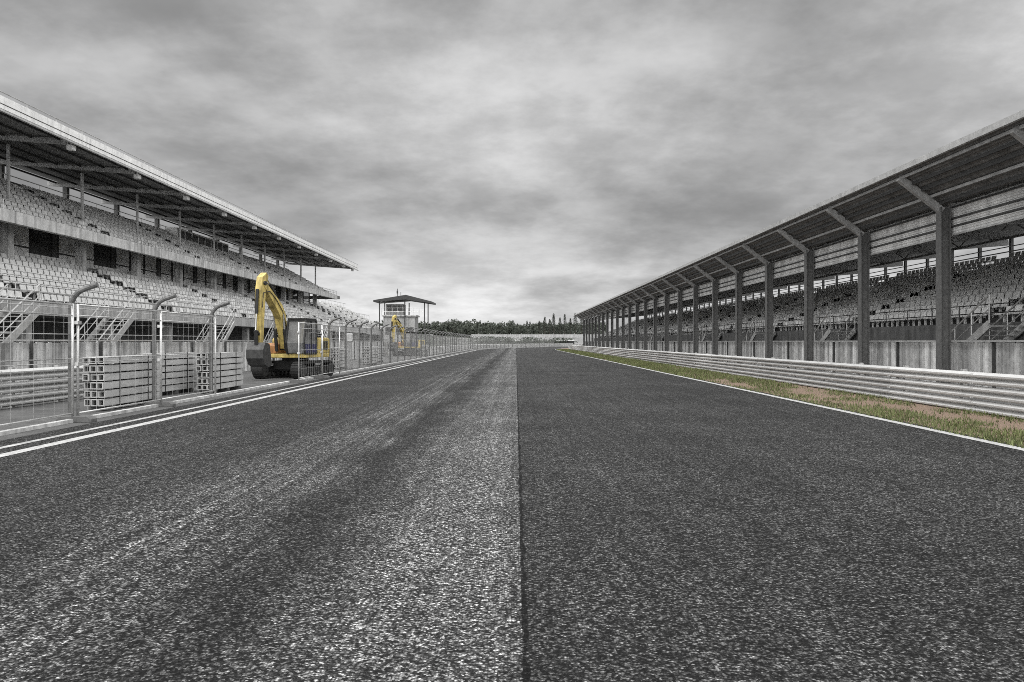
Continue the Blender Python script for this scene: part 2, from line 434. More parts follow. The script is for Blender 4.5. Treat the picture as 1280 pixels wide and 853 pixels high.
for k, yv in enumerate(bays + [105.2]):
    m = MB(); m.prism([(RXF-.2, RZF-.02), (RXB, RZB-.02), (RXB, RZB-.28), (RXF-.4, RZF-.24)], yv-1.25, yv-1.05); fixn(gp(m, 'roof_beam', 'steel'))
    m = MB(); m.box(-21.42, -21.12, yv-1.32, yv-.98, RZF-.52, RZF-.26); m.box(-21.30, -21.24, yv-1.18, yv-1.12, RZF-.26, RZF-.05)
    gp(m, 'floodlight', 'lamp', bevel=.03)
for i in range(7):
    t = (i+.6)/7; X = RXF + (RXB-RXF)*t; Z = RZF + (RZB-RZF)*t
    m = MB(); m.beam((X, LA, Z-.06), (X, 106, Z-.06), .07, .1); gp(m, 'purlin', 'dark_steel')
for yv in bays:
    m = MB(); m.tube([(-25.0, yv, 8.2), (-25.0, yv, RZF+.05)], .085, 8); gp(m, 'roof_post', 'steel')
    m = MB(); m.beam((-29.7, yv, 10.5), (-29.7, yv, RZB), .28, .3); gp(m, 'rear_post', 'concrete_dark')
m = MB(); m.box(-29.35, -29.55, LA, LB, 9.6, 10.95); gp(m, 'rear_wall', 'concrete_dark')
m = MB()
for y0 in frange(LA, LB, BAY/2)[:-1]:
    m.beam((-29.45, y0, 10.95), (-29.45, y0, 11.3), .05, .05)
m.beam((-29.45, LA, 11.3), (-29.45, LB, 11.3), .05, .05)
gp(m, 'rear_rail', 'white')
m = MB(); m.box(-22.7, -29.4, LB+.01, LB+.2, 7.1, 7.5); gp(m, 'end_slab', 'concrete')
# commentary cabin at the back of the upper tier
m = MB(); m.box(-28.2, -29.2, 66.5, 78.5, 9.9, 11.15); gp(m, 'commentary_cabin', 'white', bevel=.02)
for i in range(8):
    y0 = 66.7 + 1.46*i
    q = MB(); q.box(-28.16, -28.195, y0+.1, y0+1.3, 10.35, 11.0); gp(q, 'cabin_window', 'glass')
# stairs up to the front of the lower tier
def stair(y0, dirn, parent, put, x, z1, length=4.2):
    s = MB()
    for xx in (x, x+1.2):
        s.beam((xx, y0, .1), (xx, y0+dirn*length, z1), .06, .28)
    n = 14
    for i in range(n):
        t = (i+.5)/n; s.box(x, x+1.2, y0+dirn*length*t-.14, y0+dirn*length*t+.14, .1+(z1-.1)*t, .14+(z1-.1)*t)
    so = put(s, 'stair', 'galv')
    for xx in (x, x+1.2):
        h = MB(); h.tube([(xx, y0, 1.05), (xx, y0+dirn*length, z1+.95)], .03, 6); h.tube([(xx, y0, .6), (xx, y0+dirn*length, z1+.5)], .02, 6)
        for i in range(5):
            t = i/4; h.tube([(xx, y0+dirn*length*t, .15+(z1-.1)*t), (xx, y0+dirn*length*t, 1.05+(z1-.1)*t)], .022, 6)
        hh = h.build('handrail', M['galv'], so)
for yv in (26, 33.5, 47, 60, 73): stair(yv, 1, G, gp, -19.2, 2.85)
pl = []
def aisle(yv, per, ph, w): return ((yv - ph) % per) < w
for i in range(LROWS):
    yv = LA+.3
    while yv < LB-.2:
        if not aisle(yv, BAY*2, 6.1, 1.1): pl.append((LXF-run*i-.42+20, yv-LA, LZF+rise*i))
        yv += .5
up = []
for i in range(UROWS):
    yv = LA+.3
    while yv < LB-.2:
        if not aisle(yv, BAY*2, 6.1, 1.0): up.append((UXF-urun*i-.42+20, yv-LA, UZF+urise*i))
        yv += .5
def sc(p): return vis_near(0)((p[0]-20, p[1]+LA, p[2]))
seats(G, pl + up, 1, M['seat'], sc)

# open stand beyond the roofed one
O0, O1 = 104.2, 128
G2 = tag(empty('open_grandstand', (-20, O0, 0)), 'uncovered terrace of pale seats beyond the end of the roofed stand', 'grandstand')
def gp2(mb, name, m, **k):
    o = mb.build(name, M[m], G2, **k); o.location = (20, -O0, 0); return o
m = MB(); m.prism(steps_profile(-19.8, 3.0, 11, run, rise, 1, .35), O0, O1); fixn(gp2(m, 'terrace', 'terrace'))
m = MB(); m.box(-19.35, -19.5, O0, O1, 2.6, 3.4); gp2(m, 'parapet', 'concrete')
m = MB(); m.box(-20.4, -20.6, O0, O1, 0, 2.9); gp2(m, 'front_wall', 'concrete_dark')
m = MB(); m.box(-27.7, -27.5, O0, O1, 0, 6.5); gp2(m, 'rear_wall', 'concrete_dark')
m = MB()
for i in range(11):
    X = -19.8-run*i
    if i % 5 == 0:
        m.tube([(X, O0, 3.95+rise*i), (X, O1, 3.95+rise*i)], .03, 6)
        for yv in frange(O0, O1, 2): m.tube([(X, yv, 3+rise*i), (X, yv, 3.95+rise*i)], .02, 6)
gp2(m, 'railing', 'galv')
pl = []
for i in range(11):
    yv = O0+.3
    while yv < O1-.2:
        if not aisle(yv, 8, 1.1, 1.1): pl.append((-19.8-run*i-.42+20, yv-O0, 3.0+rise*i))
        yv += .5
seats(G2, pl, 1, M['seat'], lambda p: p[1])

# ------------------------------------------------------------------ right grandstand with front columns
RA, RB, RSP = 8.15, 170.6, 6.02
cols = [26.2 + RSP*k for k in range(-3, 24)]
Q = tag(empty('grandstand', (14, RA, 0)), 'single tier grandstand with dark front columns and sloping canopy right of the track', 'grandstand')
def qp(mb, name, m, **k):
    o = mb.build(name, M[m], Q, **k); o.location = (-14, -RA, 0); return o
CX = 14.0
for yv in cols:
    m = MB()                                    # H section column
    m.box(CX-.17, CX-.135, yv-.16, yv+.16, 0, 6.02); m.box(CX+.135, CX+.17, yv-.16, yv+.16, 0, 6.02); m.box(CX-.135, CX+.135, yv-.045, yv+.045, 0, 6.02)
    m.box(CX-.3, CX+.3, yv-.3, yv+.3, 0, .04)
    qp(m, 'column', 'post')
    m = MB(); m.beam((CX-.05, yv, 5.92), (12.55, yv, 7.0), .16, .22); m.beam((CX+.2, yv, 6.0), (27.2, yv, 7.12), .18, .32); qp(m, 'roof_beam', 'steel')
# canopy soffit: corrugated, real ribs
def corr(p0, p1, n, amp):
    (x0, z0), (x1, z1) = p0, p1; L = math.hypot(x1-x0, z1-z0); nx, nz = (z1-z0)/L, -(x1-x0)/L; out = []
    for i in range(n*4+1):
        t = i/(n*4); k = (i % 4); a = amp if k in (1, 2) else 0
        out.append((x0+(x1-x0)*t+nx*a, z0+(z1-z0)*t+nz*a))
    return out
m = MB(); m.ribbon(corr((14.05, 6.14), (12.45, 7.22), 9, .03), [RA, RB]); qp(m, 'canopy', 'sheet_dark', solid=.01)
m = MB(); m.box(12.36, 12.46, RA, RB, 7.12, 7.3); qp(m, 'canopy_edge', 'galv')
for i in range(5):
    t = .1+.2*i; X = 14.0+(12.5-14.0)*t; Z = 6.06+(7.12-6.06)*t
    m = MB(); m.beam((X, RA, Z), (X, RB, Z), .06, .09); qp(m, 'purlin', 'steel' if i in (1, 4) else 'dark_steel')
m = MB(); m.prism([(12.46, 7.26), (27.9, 7.52), (27.9, 7.44), (12.46, 7.2)], RA, RB); fixn(qp(m, 'roof', 'sheet_dark'))
m = MB(); m.ribbon(corr((14.28, 6.12), (14.28, 5.12), 12, .025), [RA, RB]); qp(m, 'front_cladding', 'sheet_pale', solid=.01)
for z in (6.02, 5.66, 5.40, 5.12):
    m = MB(); m.beam((14.235, RA, z), (14.235, RB, z), .05, .05); qp(m, 'cladding_rail', 'dark_steel' if z != 5.12 else 'galv')
rrun, rrise = .75, .322
QXF, QZF, QROWS = 16.9, 2.2, 11
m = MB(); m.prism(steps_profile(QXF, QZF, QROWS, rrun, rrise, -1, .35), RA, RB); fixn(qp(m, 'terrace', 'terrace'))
m = MB(); m.box(16.55, 16.7, RA, RB, 1.5, 2.3); qp(m, 'front_parapet', 'concrete_dark')
m = MB(); m.box(17.6, 17.8, RA, RB, 0, 2.0); qp(m, 'front_wall', 'concrete_dark')
m = MB()
for z in (2.65, 2.95): m.tube([(16.6, RA, z), (16.6, RB, z)], .022, 6)
for yv in frange(RA, RB, 2.0): m.tube([(16.6, yv, 2.3), (16.6, yv, 2.95)], .02, 6)
qp(m, 'front_railing', 'dark_steel')
m = MB(); m.box(25.3, 25.45, RA, RB, 0, 5.6); qp(m, 'rear_wall', 'concrete_dark')
m = MB()
for yv in frange(RA, RB, 3.01): m.beam((27.4, yv, 0), (27.4, yv, 7.4), .16, .16)
qp(m, 'rear_posts', 'dark_steel')
m = MB(); m.beam((27.3, RA, 6.62), (27.3, RB, 6.62), .05, .06); m.beam((27.3, RA, 6.9), (27.3, RB, 6.9), .05, .05)
# lattice girder under the rear of the roof
ys = frange(RA, RB, 1.5)
for i in range(len(ys)-1):
    z0, z1 = (6.62, 7.35) if i % 2 else (7.35, 6.62)
    m.beam((23.5, ys[i], z0), (23.5, ys[i+1], z1), .05, .05)
m.beam((23.5, RA, 6.6), (23.5, RB, 6.6), .1, .1)
qp(m, 'roof_truss', 'steel')
for yv in (12, 24.5, 37.5, 49.5, 63, 88): stair(yv+5.2, -1, Q, qp, 15.2, 2.2, 4.0)
pl = []
for i in range(QROWS):
    yv = RA+.3
    while yv < RB-.2:
        if not aisle(yv, RSP*2, 4.5, 1.1): pl.append((QXF+rrun*i+.42-14, yv-RA, QZF+rrise*i))
        yv += .5
seats(Q, pl, -1, M['seat_bright'], lambda p: vis_near(0)((p[0]+14, p[1]+RA, p[2])))

# ------------------------------------------------------------------ debris fence on the left (curved top posts) 
D = tag(empty('debris_fence', (-9.35, 12, 0)), 'tall wire debris fence with bent top posts along the left edge of the track', 'fence')
fposts = [16.8 + 3.87*k for k in range(-1, 60) if not 26 < 16.8 + 3.87*k < 37]      # an opening for the machine
FX = -9.35
def fz(px):                                   # post line in local profile (x offset, z)
    pts = [(0, 0), (0, 2.35)]
    for i in range(1, 8):
        a = R(70)*i/7; r = .42
        pts.append((r*(1-math.cos(a)), 2.35 + r*math.sin(a)))
    lx, lz = pts[-1]; pts.append((lx+.28, lz+.10)); return pts
prof = fz(0)
for yv in fposts:
    X = FX + off(yv); m = MB()
    m.tube([(X+a, yv, c) for a, c in prof], .055, 10)
    m.box(X-.16, X+.16, yv-.16, yv+.16, 0, .05)
    m.build('post', M['post'], D, smooth=False).location = (9.35, -12, 0)
for lo, hi in ((0, 30), (30, 999)):
    m = MB()
    for z in (1.2, 1.8, 2.35, 2.62, 2.84):
        a = 0 if z <= 2.35 else (.1 if z < 2.7 else .42)
        for y0, y1 in zip(fposts[:-1], fposts[1:]):
            if y1-y0 < 6 and lo < y0 < hi: m.tube([(FX+a+off(y0), y0, z), (FX+a+off(y1), y1, z)], .009, 4, cap=False)
    m.build('cable', M['galv'], D).location = (9.35, -12, 0)
m = MB()
for y0, y1 in zip(fposts[:-1], fposts[1:]):
    if y0 < 40: continue
    n = 14 if y0 < 90 else 8
    for i in range(1, n):
        yy = y0+(y1-y0)*i/n; X = FX+off(yy); m.beam((X, yy, .1), (X, yy, 2.35), .009 if y0 < 90 else .02)
    for z in frange(.2, 2.3, .3): m.beam((FX+off(y0), y0, z), (FX+off(y1), y1, z), .009 if y0 < 90 else .02)
m.build('wire_mesh', M['galv'], D).location = (9.35, -12, 0)

# mobile construction fence panels in block feet
plabels = ['mesh construction fence panel at the left picture edge in front of the left guardrail',
           'mesh construction fence panel in front of the pale face of the nearest beam stack',
           'mesh construction fence panel in front of the dark gap between the two nearest beam stacks',
           'mesh construction fence panel standing in front of the cab of the large excavator',
           'mesh construction fence panel farthest along the row, past the large excavator']
PW, PH = 3.87, 2.42
def mobile_panel():
    r = empty('construction_fence_panel')
    f = MB(); w = PW-.10
    for yv in (.0, w): f.tube([(0, yv, .06), (0, yv, PH)], .028, 8)
    for z in (.18, PH-.02): f.tube([(0, 0, z), (0, w, z)], .02, 8)
    f.tube([(0, 0, PH-.24), (0, w, PH-.24)], .014, 6)
    f.tube([(0, 0, 1.3), (0, w, 1.3)], .010, 6)
    f.build('frame', M['galv'], r, smooth=True)
    n = MB()
    for i in range(1, 11): n.tube([(.012, w*i/11, .18), (.012, w*i/11, PH-.02)], .0028, 4, cap=False)
    for i in range(1, 6): n.tube([(-.012, 0, .18+(PH-.2)*i/6), (-.012, w, .18+(PH-.2)*i/6)], .0028, 4, cap=False)
    n.build('wire_mesh', M['galv'], r)
    b = MB(); b.prism([(-.36, 0), (.36, 0), (.36, .07), (.27, .13), (-.27, .13), (-.36, .07)], -.17, .07)
    b.build('foot', M['concrete_dark'], r, bevel=.012)
    c = MB(); c.box(-.05, .05, -.085, .045, 1.15, 1.22); c.box(-.05, .05, -.085, .045, 2.0, 2.07); c.build('clamp', M['galv'], r)
    return r
proto = mobile_panel()
for i, lb in enumerate(plabels):
    o = proto if i == 0 else copy_tree(proto)
    tag(o, lb, 'fence panel', 'construction fence panels along the left track edge')
    o.location = ((-9.0 if i < 3 else -8.68) + (.02 if i % 2 else 0), (16.4 - PW + PW*i) if i < 3 else (31.9 + PW*(i-3)), .0); o.rotation_euler = (0, 0, R(.5*((-1)**i)))

# ------------------------------------------------------------------ strapped beam stacks
def beam_stack(L=3.0, layers=6, nb=3):
    r = empty('beam_stack'); w, h = .165, .165
    z = .12
    for yv in (.35, L/2, L-.35):
        b = MB(); b.box(-nb*w-.02, .02, yv-.06, yv+.06, 0, .11); b.build('bearer', M['timber_dark'], r)
    rr = random.Random(5)
    for k in range(layers):
        m = MB(); 
        for i in range(nb):
            y0 = rr.uniform(-.05, .05); x1 = -w*i-.004; x0 = x1-w+.01; t = .022; y1 = y0+L
            m.box(x0, x1, y0, y1, z, z+t); m.box(x0, x1, y0, y1, z+h-t, z+h)
            m.box(x0, x0+t, y0, y1, z+t, z+h-t); m.box(x1-t, x1, y0, y1, z+t, z+h-t)
            m.box(x0+t, x1-t, y0+.25, y1-.25, z+t, z+h-t)
        m.build('beam_layer', M['timber'], r)
        z += h
        if k < layers-1:
            for yv in (.3, L/2, L-.3):
                s = MB(); s.box(-nb*w, 0, yv-.05, yv+.05, z, z+.034); s.build('spacer', M['timber_dark'], r)
            z += .034
    for yv in (.75, L-.75):
        s = MB(); s.box(-nb*w-.012, -nb*w-.004, yv-.015, yv+.015, .1, z+.006); s.box(.004, .012, yv-.015, yv+.015, .1, z+.006); s.box(-nb*w-.012, .012, yv-.015, yv+.015, z+.006, z+.012)
        s.build('strap', M['black'], r)
    return r
st = beam_stack()
slabels = [('strapped stack of pale hollow beams nearest the camera behind the construction fence', (-9.68, 18.8), 0),
           ('strapped stack of pale hollow beams just left of the large excavator', (-9.5, 25.0), 1),
           ('strapped beam stack set back against the left guardrail near the large excavator', (-10.7, 23.6), -2),
           ('strapped beam stack behind the large excavator', (-10.3, 46.5), 2),
           ('strapped beam stack between the two excavators', (-10.1, 55), -1),
           ('strapped beam stack close in front of the small far excavator', (-10.6, 61.5), 1.5),
           ('strapped beam stack farthest from the camera beyond the far excavator', (-10.2, 90), 0)]
for i, (lb, (x, yv), a) in enumerate(slabels):
    o = st if i == 0 else copy_tree(st)
    tag(o, lb, 'beam stack', 'strapped beam stacks beside the track'); o.location = (x, yv, .004); o.rotation_euler = (0, 0, R(a))

# ------------------------------------------------------------------ excavators
def excavator():
    r = empty('excavator')
    def pt(mb, name, m, par=None, **k): return mb.build(name, M[m], par or r, **k)
    # crawler tracks
    for s in (-1, 1):
        m = MB(); y0, y1 = s*1.0-.27, s*1.0+.27
        loop = []
        for a in range(0, 181, 20): loop.append((1.62+.40*math.sin(R(a)), .42+.40*math.cos(R(a))))
        for a in range(180, 361, 20): loop.append((-1.62+.40*math.sin(R(a)), .42+.40*math.cos(R(a))))
        inner = [(x*.93 if abs(x) < 1.62 else math.copysign(1.62, x)+(x-math.copysign(1.62, x))*.8, .42+(z-.42)*.8) for x, z in loop]
        n = len(loop); vs = [(x, y0, z) for x, z in loop]+[(x, y1, z) for x, z in loop]+[(x, y0, z) for x, z in inner]+[(x, y1, z) for x, z in inner]
        fs = []
        for i in range(n):
            j = (i+1) % n
            fs += [(i, j, n+j, n+i), (2*n+i, 3*n+i, 3*n+j, 2*n+j), (i, 2*n+i, 2*n+j, j), (n+i, n+j, 3*n+j, 3*n+i)]
        m.add(vs, fs)
        tot = 0
        for i in range(n):     # grouser plates
            a = Vector((loop[i][0], 0, loop[i][1])); b = Vector((loop[(i+1) % n][0], 0, loop[(i+1) % n][1])); k = max(1, int((b-a).length/.16))
            nn = Vector((-(b-a).z, 0, (b-a).x))
            for q in range(k):
                p = a+(b-a)*((q+.5)/k); c = Vector((p.x, 0, p.z-.42)); c.x -= max(-1.62, min(1.62, p.x)); c.normalize()
                m.beam((p.x, y0+.01, p.z), (p.x, y1-.01, p.z), .03, .05, up=(c.x, 0, c.z))
        tr = fixn(pt(m, 'crawler_track', 'rubber'))
        m = MB(); m.box(-1.4, 1.4, s*1.0-.16, s*1.0+.16, .25, .6); pt(m, 'track_frame', 'black', tr, bevel=.03)
        m = MB()
        for x in (-1.62, 1.62): m.tube([(x, y0+.02, .42), (x, y1-.02, .42)], .3, 16)
        for x in (-1.1, -.66, -.22, .22, .66, 1.1): m.tube([(x, y0+.05, .2), (x, y1-.05, .2)], .12, 10)
        pt(m, 'track_rollers', 'bucket', tr)
    m = MB(); m.box(-.8, .8, -.75, .75, .45, .85); m.tube([(0,0,.85),(0,0,1.0)], .65, 20); pt(m, 'undercarriage', 'black')
    # house
    m = MB(); m.prism([(-1.5,1.02),(1.35,1.02),(1.35,1.22),(-1.5,1.22)], -1.22, 1.22); pt(m, 'deck', 'yellow', bevel=.03)
    m = MB(); m.prism([(-1.45,1.23),(.05,1.23),(.05,1.95),(-.1,2.02),(-1.45,2.02)], -1.22, 1.22); bd = pt(m, 'engine_housing', 'yellow', bevel=.05)
    m = MB()
    for i in range(7): m.box(-1.25+.13*i, -1.18+.13*i, 1.222, 1.24, 1.4, 1.85)
    pt(m, 'grille', 'black', bd)
    m = MB(); m.tube([(-.9,-.7,2.0),(-.9,-.7,2.45)], .055, 10); pt(m, 'exhaust', 'black', bd)
    m = MB(); m.prism([(.1,1.23),(1.25,1.23),(1.25,1.62),(1.1,1.75),(.1,1.75)], -1.22, -.30); pt(m, 'tool_box', 'orange', bevel=.04)
    prof = []
    m = MB()
    pts = [(-1.52+.0*math.cos(a), 0) for a in (0,)]
    arc = [(-1.46-.62*math.cos(R(a)), 1.22*math.sin(R(a))) for a in range(-90, 91, 15)]
    vs = [(x, y, 1.1) for x, y in arc]+[(x, y, 1.98) for x, y in arc]; n = len(arc)
    m.add(vs, [(i, i+1, n+i+1, n+i) for i in range(n-1)]+[(0, n, 2*n-1, n-1), tuple(range(n)), tuple(range(2*n-1, n-1, -1))])
    fixn(pt(m, 'counterweight', 'yellow', bevel=.06))
    # cab
    m = MB(); prof = [(.12,1.23),(1.45,1.23),(1.58,1.75),(1.32,2.86),(.2,2.9),(.12,2.75)]
    m.prism(prof, .32, 1.2); cab = pt(m, 'cab', 'cab_glass', bevel=.05)
    m = MB()
    for yv in (.3, 1.22):
        P = [(x, yv, z) for x, z in prof]
        for a, b in zip(P, P[1:]+P[:1]): m.beam(a, b, .075, .085)
        m.beam((.78, yv, 1.25), (.74, yv, 2.86), .06, .07)
    m.beam((1.32,.3,2.87),(1.32,1.22,2.87),.08,.08); m.box(.14, 1.36, .28, 1.24, 2.88, 2.97)
    pt(m, 'cab_frame', 'black', cab)
    m = MB(); m.prism([(.16,1.26),(1.43,1.26),(1.53,1.70),(.16,1.70)], 1.205, 1.235); pt(m, 'cab_door', 'blue', cab)
    # boom: bent box section
    def arm(path, half, ws, name, m_, bv=.02):
        """path (x,z) centre points, half heights, widths"""
        mb = MB(); n = len(path); up = []; lo = []
        for i, (x, z) in enumerate(path):
            a = path[max(0, i-1)]; b = path[min(n-1, i+1)]; t = Vector((b[0]-a[0], b[1]-a[1])).normalized(); nn = Vector((-t.y, t.x))
            up.append((x+nn.x*half[i], z+nn.y*half[i])); lo.append((x-nn.x*half[i], z-nn.y*half[i]))
        vs = []
        for i in range(n):
            w = ws/2; yc = -.08
            vs += [(up[i][0], yc-w, up[i][1]), (up[i][0], yc+w, up[i][1]), (lo[i][0], yc+w, lo[i][1]), (lo[i][0], yc-w, lo[i][1])]
        fs = [(0,1,2,3), (4*n-4,4*n-1,4*n-2,4*n-3)]
        for i in range(n-1):
            for k in range(4): fs.append((4*i+k, 4*i+4+k, 4*i+4+(k+1) % 4, 4*i+(k+1) % 4))
        mb.add(vs, fs); return fixn(pt(mb, name, m_, bevel=bv))
    foot = (.95, 1.5); knee = (1.55, 3.25); tip = (3.35, 4.55)
    bo = arm([foot, (1.2,2.35), (1.43,3.05), (1.75,3.42), (2.5,3.95), tip], [.13,.2,.27,.27,.2,.12], .36, 'boom', 'yellow', .012)
    m = MB(); m.tube([(tip[0], -.32, tip[1]), (tip[0], .16, tip[1])], .10, 12); pt(m, 'pivot_pin', 'black', bo); m = MB(); m.tube([(.95,-.34,1.5),(.95,.18,1.5)], .11, 12); pt(m, 'pivot_pin', 'black', bo)
    m = MB()
    for q in (-.02, .06, .14):
        m.tube([(1.0, -.30+q, 1.75), (1.05, -.30+q, 2.5), (1.3, -.29+q, 3.3), (1.7, -.28+q, 3.86), (2.4, -.27+q, 4.28), (3.1, -.27+q, 4.72)], .022, 6)
    for q in (-.29, .13): m.tube([(1.2,q,2.0),(1.22,q,2.6),(1.6,q,3.3),(2.2,q,3.8),(2.9,q,4.2),(3.5,q*.9,4.1),(3.62,q*.9,3.4)], .02, 6)
    pt(m, 'hydraulic_hose', 'black', bo)
    stick_bot = (3.55, 1.75)
    sk = arm([(3.0,4.98), (3.28,4.72), (3.42,4.2), (3.5,3.0), stick_bot], [.12,.24,.24,.18,.12], .30, 'stick', 'yellow', .012)
    def cyl(a, b, f, name, par, r1=.085, yy=(-.08,)):
        a = Vector((a[0],0,a[1])); b = Vector((b[0],0,b[1])); c = a+(b-a)*f
        for yv in yy:
            m = MB(); o_ = Vector((0,yv,0)); m.tube([a+o_, c+o_], r1, 10); co = pt(m, name, 'black', par)
            m = MB(); m.tube([c+o_, b+o_], r1*.55, 8); m.build('piston_rod', M['chrome'], co if par is None else par)
    cyl((1.3,1.35), (1.6,3.15), .6, 'boom_cylinder', None, .085, (-.33,.17))
    cyl((1.9,3.98), (3.02,4.98), .6, 'stick_cylinder', None, .08)
    cyl((3.72,4.25), (3.88,2.35), .6, 'bucket_cylinder', None, .075)
    m = MB(); m.beam((3.86,-.08,2.32), (3.55,-.08,2.05), .2, .08); m.beam((3.86,-.08,2.32), (3.8,-.08,1.55), .16, .08); lk = pt(m, 'bucket_link', 'black')
    # bucket, curled shell with teeth
    prof = [(3.35,1.72),(3.75,1.78),(3.98,1.45),(3.98,1.05),(3.78,.75),(3.42,.62),(3.10,.72)]
    inner = [(3.42,1.62),(3.70,1.68),(3.88,1.40),(3.88,1.08),(3.72,.84),(3.42,.72),(3.12,.77)]
    full = prof+inner[::-1]
    m = MB(); m.prism(full, -.46, .30); 
    m.prism(prof, -.50, -.46); m.prism(prof, .30, .34)
    bk = fixn(pt(m, 'bucket', 'bucket'))
    m = MB()
    for i in range(5): m.beam((3.12, -.42+.17*i, .74), (2.96, -.42+.17*i, .77), .08, .06)
    pt(m, 'bucket_teeth', 'bucket', bk)
    m = MB(); m.box(1.2,1.3,.55,.62,2.98,3.06); m.box(1.2,1.3,.95,1.02,2.98,3.06); pt(m, 'work_light', 'lamp', cab)
    m = MB(); m.tube([(1.5,1.26,2.5),(1.62,1.42,2.45)], .015, 6); m.box(1.6,1.64,1.36,1.54,2.25,2.6); pt(m, 'mirror', 'black', cab)
    return r
ex = excavator(); ex.location = (-10.12, 36.6, .004); ex.rotation_euler = (0, 0, R(260)); ex.scale = (.9,)*3
tag(ex, 'large yellow crawler excavator with raised boom standing in the gap of the fence', 'excavator', 'yellow excavators')
e2 = copy_tree(ex); e2.location = (-11.9, 90, .004); e2.rotation_euler = (0, 0, R(243)); e2.scale = (.9,)*3
tag(e2, 'far yellow excavator parked in front of the canopied timing tower', 'excavator', 'yellow excavators')

# ------------------------------------------------------------------ timing tower with canopy roof
T = tag(empty('timing_tower', (-16, 116, 0)), 'small timing tower with flat canopy roof on thin posts beyond the left grandstand', 'tower')
def tp(mb, name, m, **k): return mb.build(name, M[m], T, **k)
m = MB(); m.box(-2.9, 1.6, -2, 2, 0, 5.2); wl = tp(m, 'wall', 'concrete', bevel=.03)
m = MB(); m.box(-3.1, 1.8, -2.2, 2.2, 5.21, 5.42); tp(m, 'floor_slab', 'concrete_pale')
m = MB(); m.box(-2.6, -.2, -1.5, 1.5, 5.43, 7.0); tp(m, 'cabin', 'concrete')
for i in range(3):
    f = MB(); f.box(-2.45+.78*i, -1.83+.78*i, -1.53, -1.5, 5.95, 6.8); w = tp(f, 'window', 'glass')
    f = MB(); f.box(-2.6+1.5*i, -1.6+1.5*i, -2.03, -2.0, 2.6, 3.7); w = tp(f, 'window', 'glass')
for x in (-3.4, .2, 3.0):
    for yv in (-2.3, 2.3):
        p = MB(); p.beam((x, yv, 0), (x, yv, 7.35), .14, .14); tp(p, 'post', 'dark_steel')
m = MB(); m.prism([(-4.2,7.25),(-4.2,7.5),(.4,8.25),(4.1,7.3),(4.1,7.05),(.4,7.6)], -2.8, 2.8); fixn(tp(m, 'canopy_roof', 'dark_steel'))
m = MB(); m.tube([(-1.2,0,7.5),(-1.2,0,9.3)], .05, 6); m.tube([(-.7,0,7.6),(-.7,0,8.8)], .04, 6); m.box(-1.3,-1.1,-.1,.1,8.6,9.0); tp(m, 'antenna', 'dark_steel')
m = MB()
for z in (5.9, 6.4): m.tube([(-3.1,-2.2,z),(3.0,-2.2,z)], .03, 6)
for i in range(9): m.tube([(-3.1+.76*i,-2.2,5.4),(-3.1+.76*i,-2.2,6.4)], .025, 6)
tp(m, 'railing', 'galv')

# ------------------------------------------------------------------ far end: bank, low wall, far fence
ys = []
g = MB()
def bankrow(x): return 285 + .0006*x*x
xs = [-120 + 12*i for i in range(31)]
base = []
for prof in ((0,0),(4,.9),(10,2.4),(15,3.3),(24,3.6),(60,3.6)):
    for x in xs: base.append((x, 285+prof[0]+1.2*math.sin(x*.07), prof[1]*(.92+.1*math.sin(x*.11))))
n = len(xs); fs = []
for j in range(5):
    for i in range(n-1): fs.append((j*n+i, j*n+i+1, (j+1)*n+i+1, (j+1)*n+i))
g.add(base, fs); tag(g.build('bank', M['bank'], smooth=True), kind='structure')
W = tag(empty('low_wall', (0, 276, 0)), 'long low dark tyre wall across the far end below the gravel bank', 'wall')
m = MB(); m.box(-70, 20, -.5, .5, 0, 1.9); m.build('wall', M['rubber'], W)
m = MB(); m.box(-70, 20.1, -.6, .6, 1.92, 2.15); m.build('coping', M['white'], W)
F = tag(empty('far_fence', (0, 301, 3.3)), 'pale low boundary wall on top of the far gravel bank', 'wall')
m = MB(); m.box(-110, 120, -.15, .15, -.6, 1.0); m.build('wall', M['concrete'], F)
m = MB()
for i in range(58): m.beam((-110+4*i, -.2, -.5), (-110+4*i, -.2, 1.4), .12, .12)
m.build('wall_posts', M['steel'], F)

# ------------------------------------------------------------------ trees at the far end
def crown_conifer(seed):
    rr = random.Random(seed); m = MB(); Ht = 12.
    for i in range(1000):
        t = rr.random()**.8; z = 1.2 + t*(Ht-1.2); rad = (1-t)*2.5*(.85+.15*math.sin(t*34+rr.random()*3)) + .12
        a = rr.uniform(0, 6.283); q = rad*math.sqrt(rr.uniform(.15, 1))*(.8+.3*math.sin(3*a+seed)); x, yv = q*math.cos(a), q*math.sin(a)
        s = rr.uniform(.22, .5); d = Vector((math.cos(a), math.sin(a), -.45)).normalized()*s; sd = Vector((-math.sin(a), math.cos(a), rr.uniform(-.3, .3)))*s*.35
        p = Vector((x, yv, z)); m.add([p-sd, p+d*.5-sd*.6, p+d, p+d*.5+sd*.6, p+sd], [(0,1,2),(0,2,4),(4,2,3)])
    return m
def crown_round(seed):
    rr = random.Random(seed); m = MB()
    blobs = [(rr.gauss(0,1.7), rr.gauss(0,1.7), rr.uniform(2.4, 8.8), rr.uniform(1.1, 2.0)) for _ in range(17)]
    for i in range(2300):
        bx, by, bz, br = blobs[rr.randrange(17)]
        d = Vector((rr.gauss(0,1), rr.gauss(0,1), rr.gauss(0,1))).normalized(); p = Vector((bx,by,bz)) + d*br*rr.uniform(.55, 1.08)
        s = rr.uniform(.16, .36); u = d.cross(Vector((rr.gauss(0,1), rr.gauss(0,1), rr.gauss(0,1)))).normalized()*s; v = d.cross(u).normalized()*s*.7+d*rr.uniform(-.2,.2)
        m.add([p-u, p-v, p+u, p+v], [(0,1,2,3)])
    return m
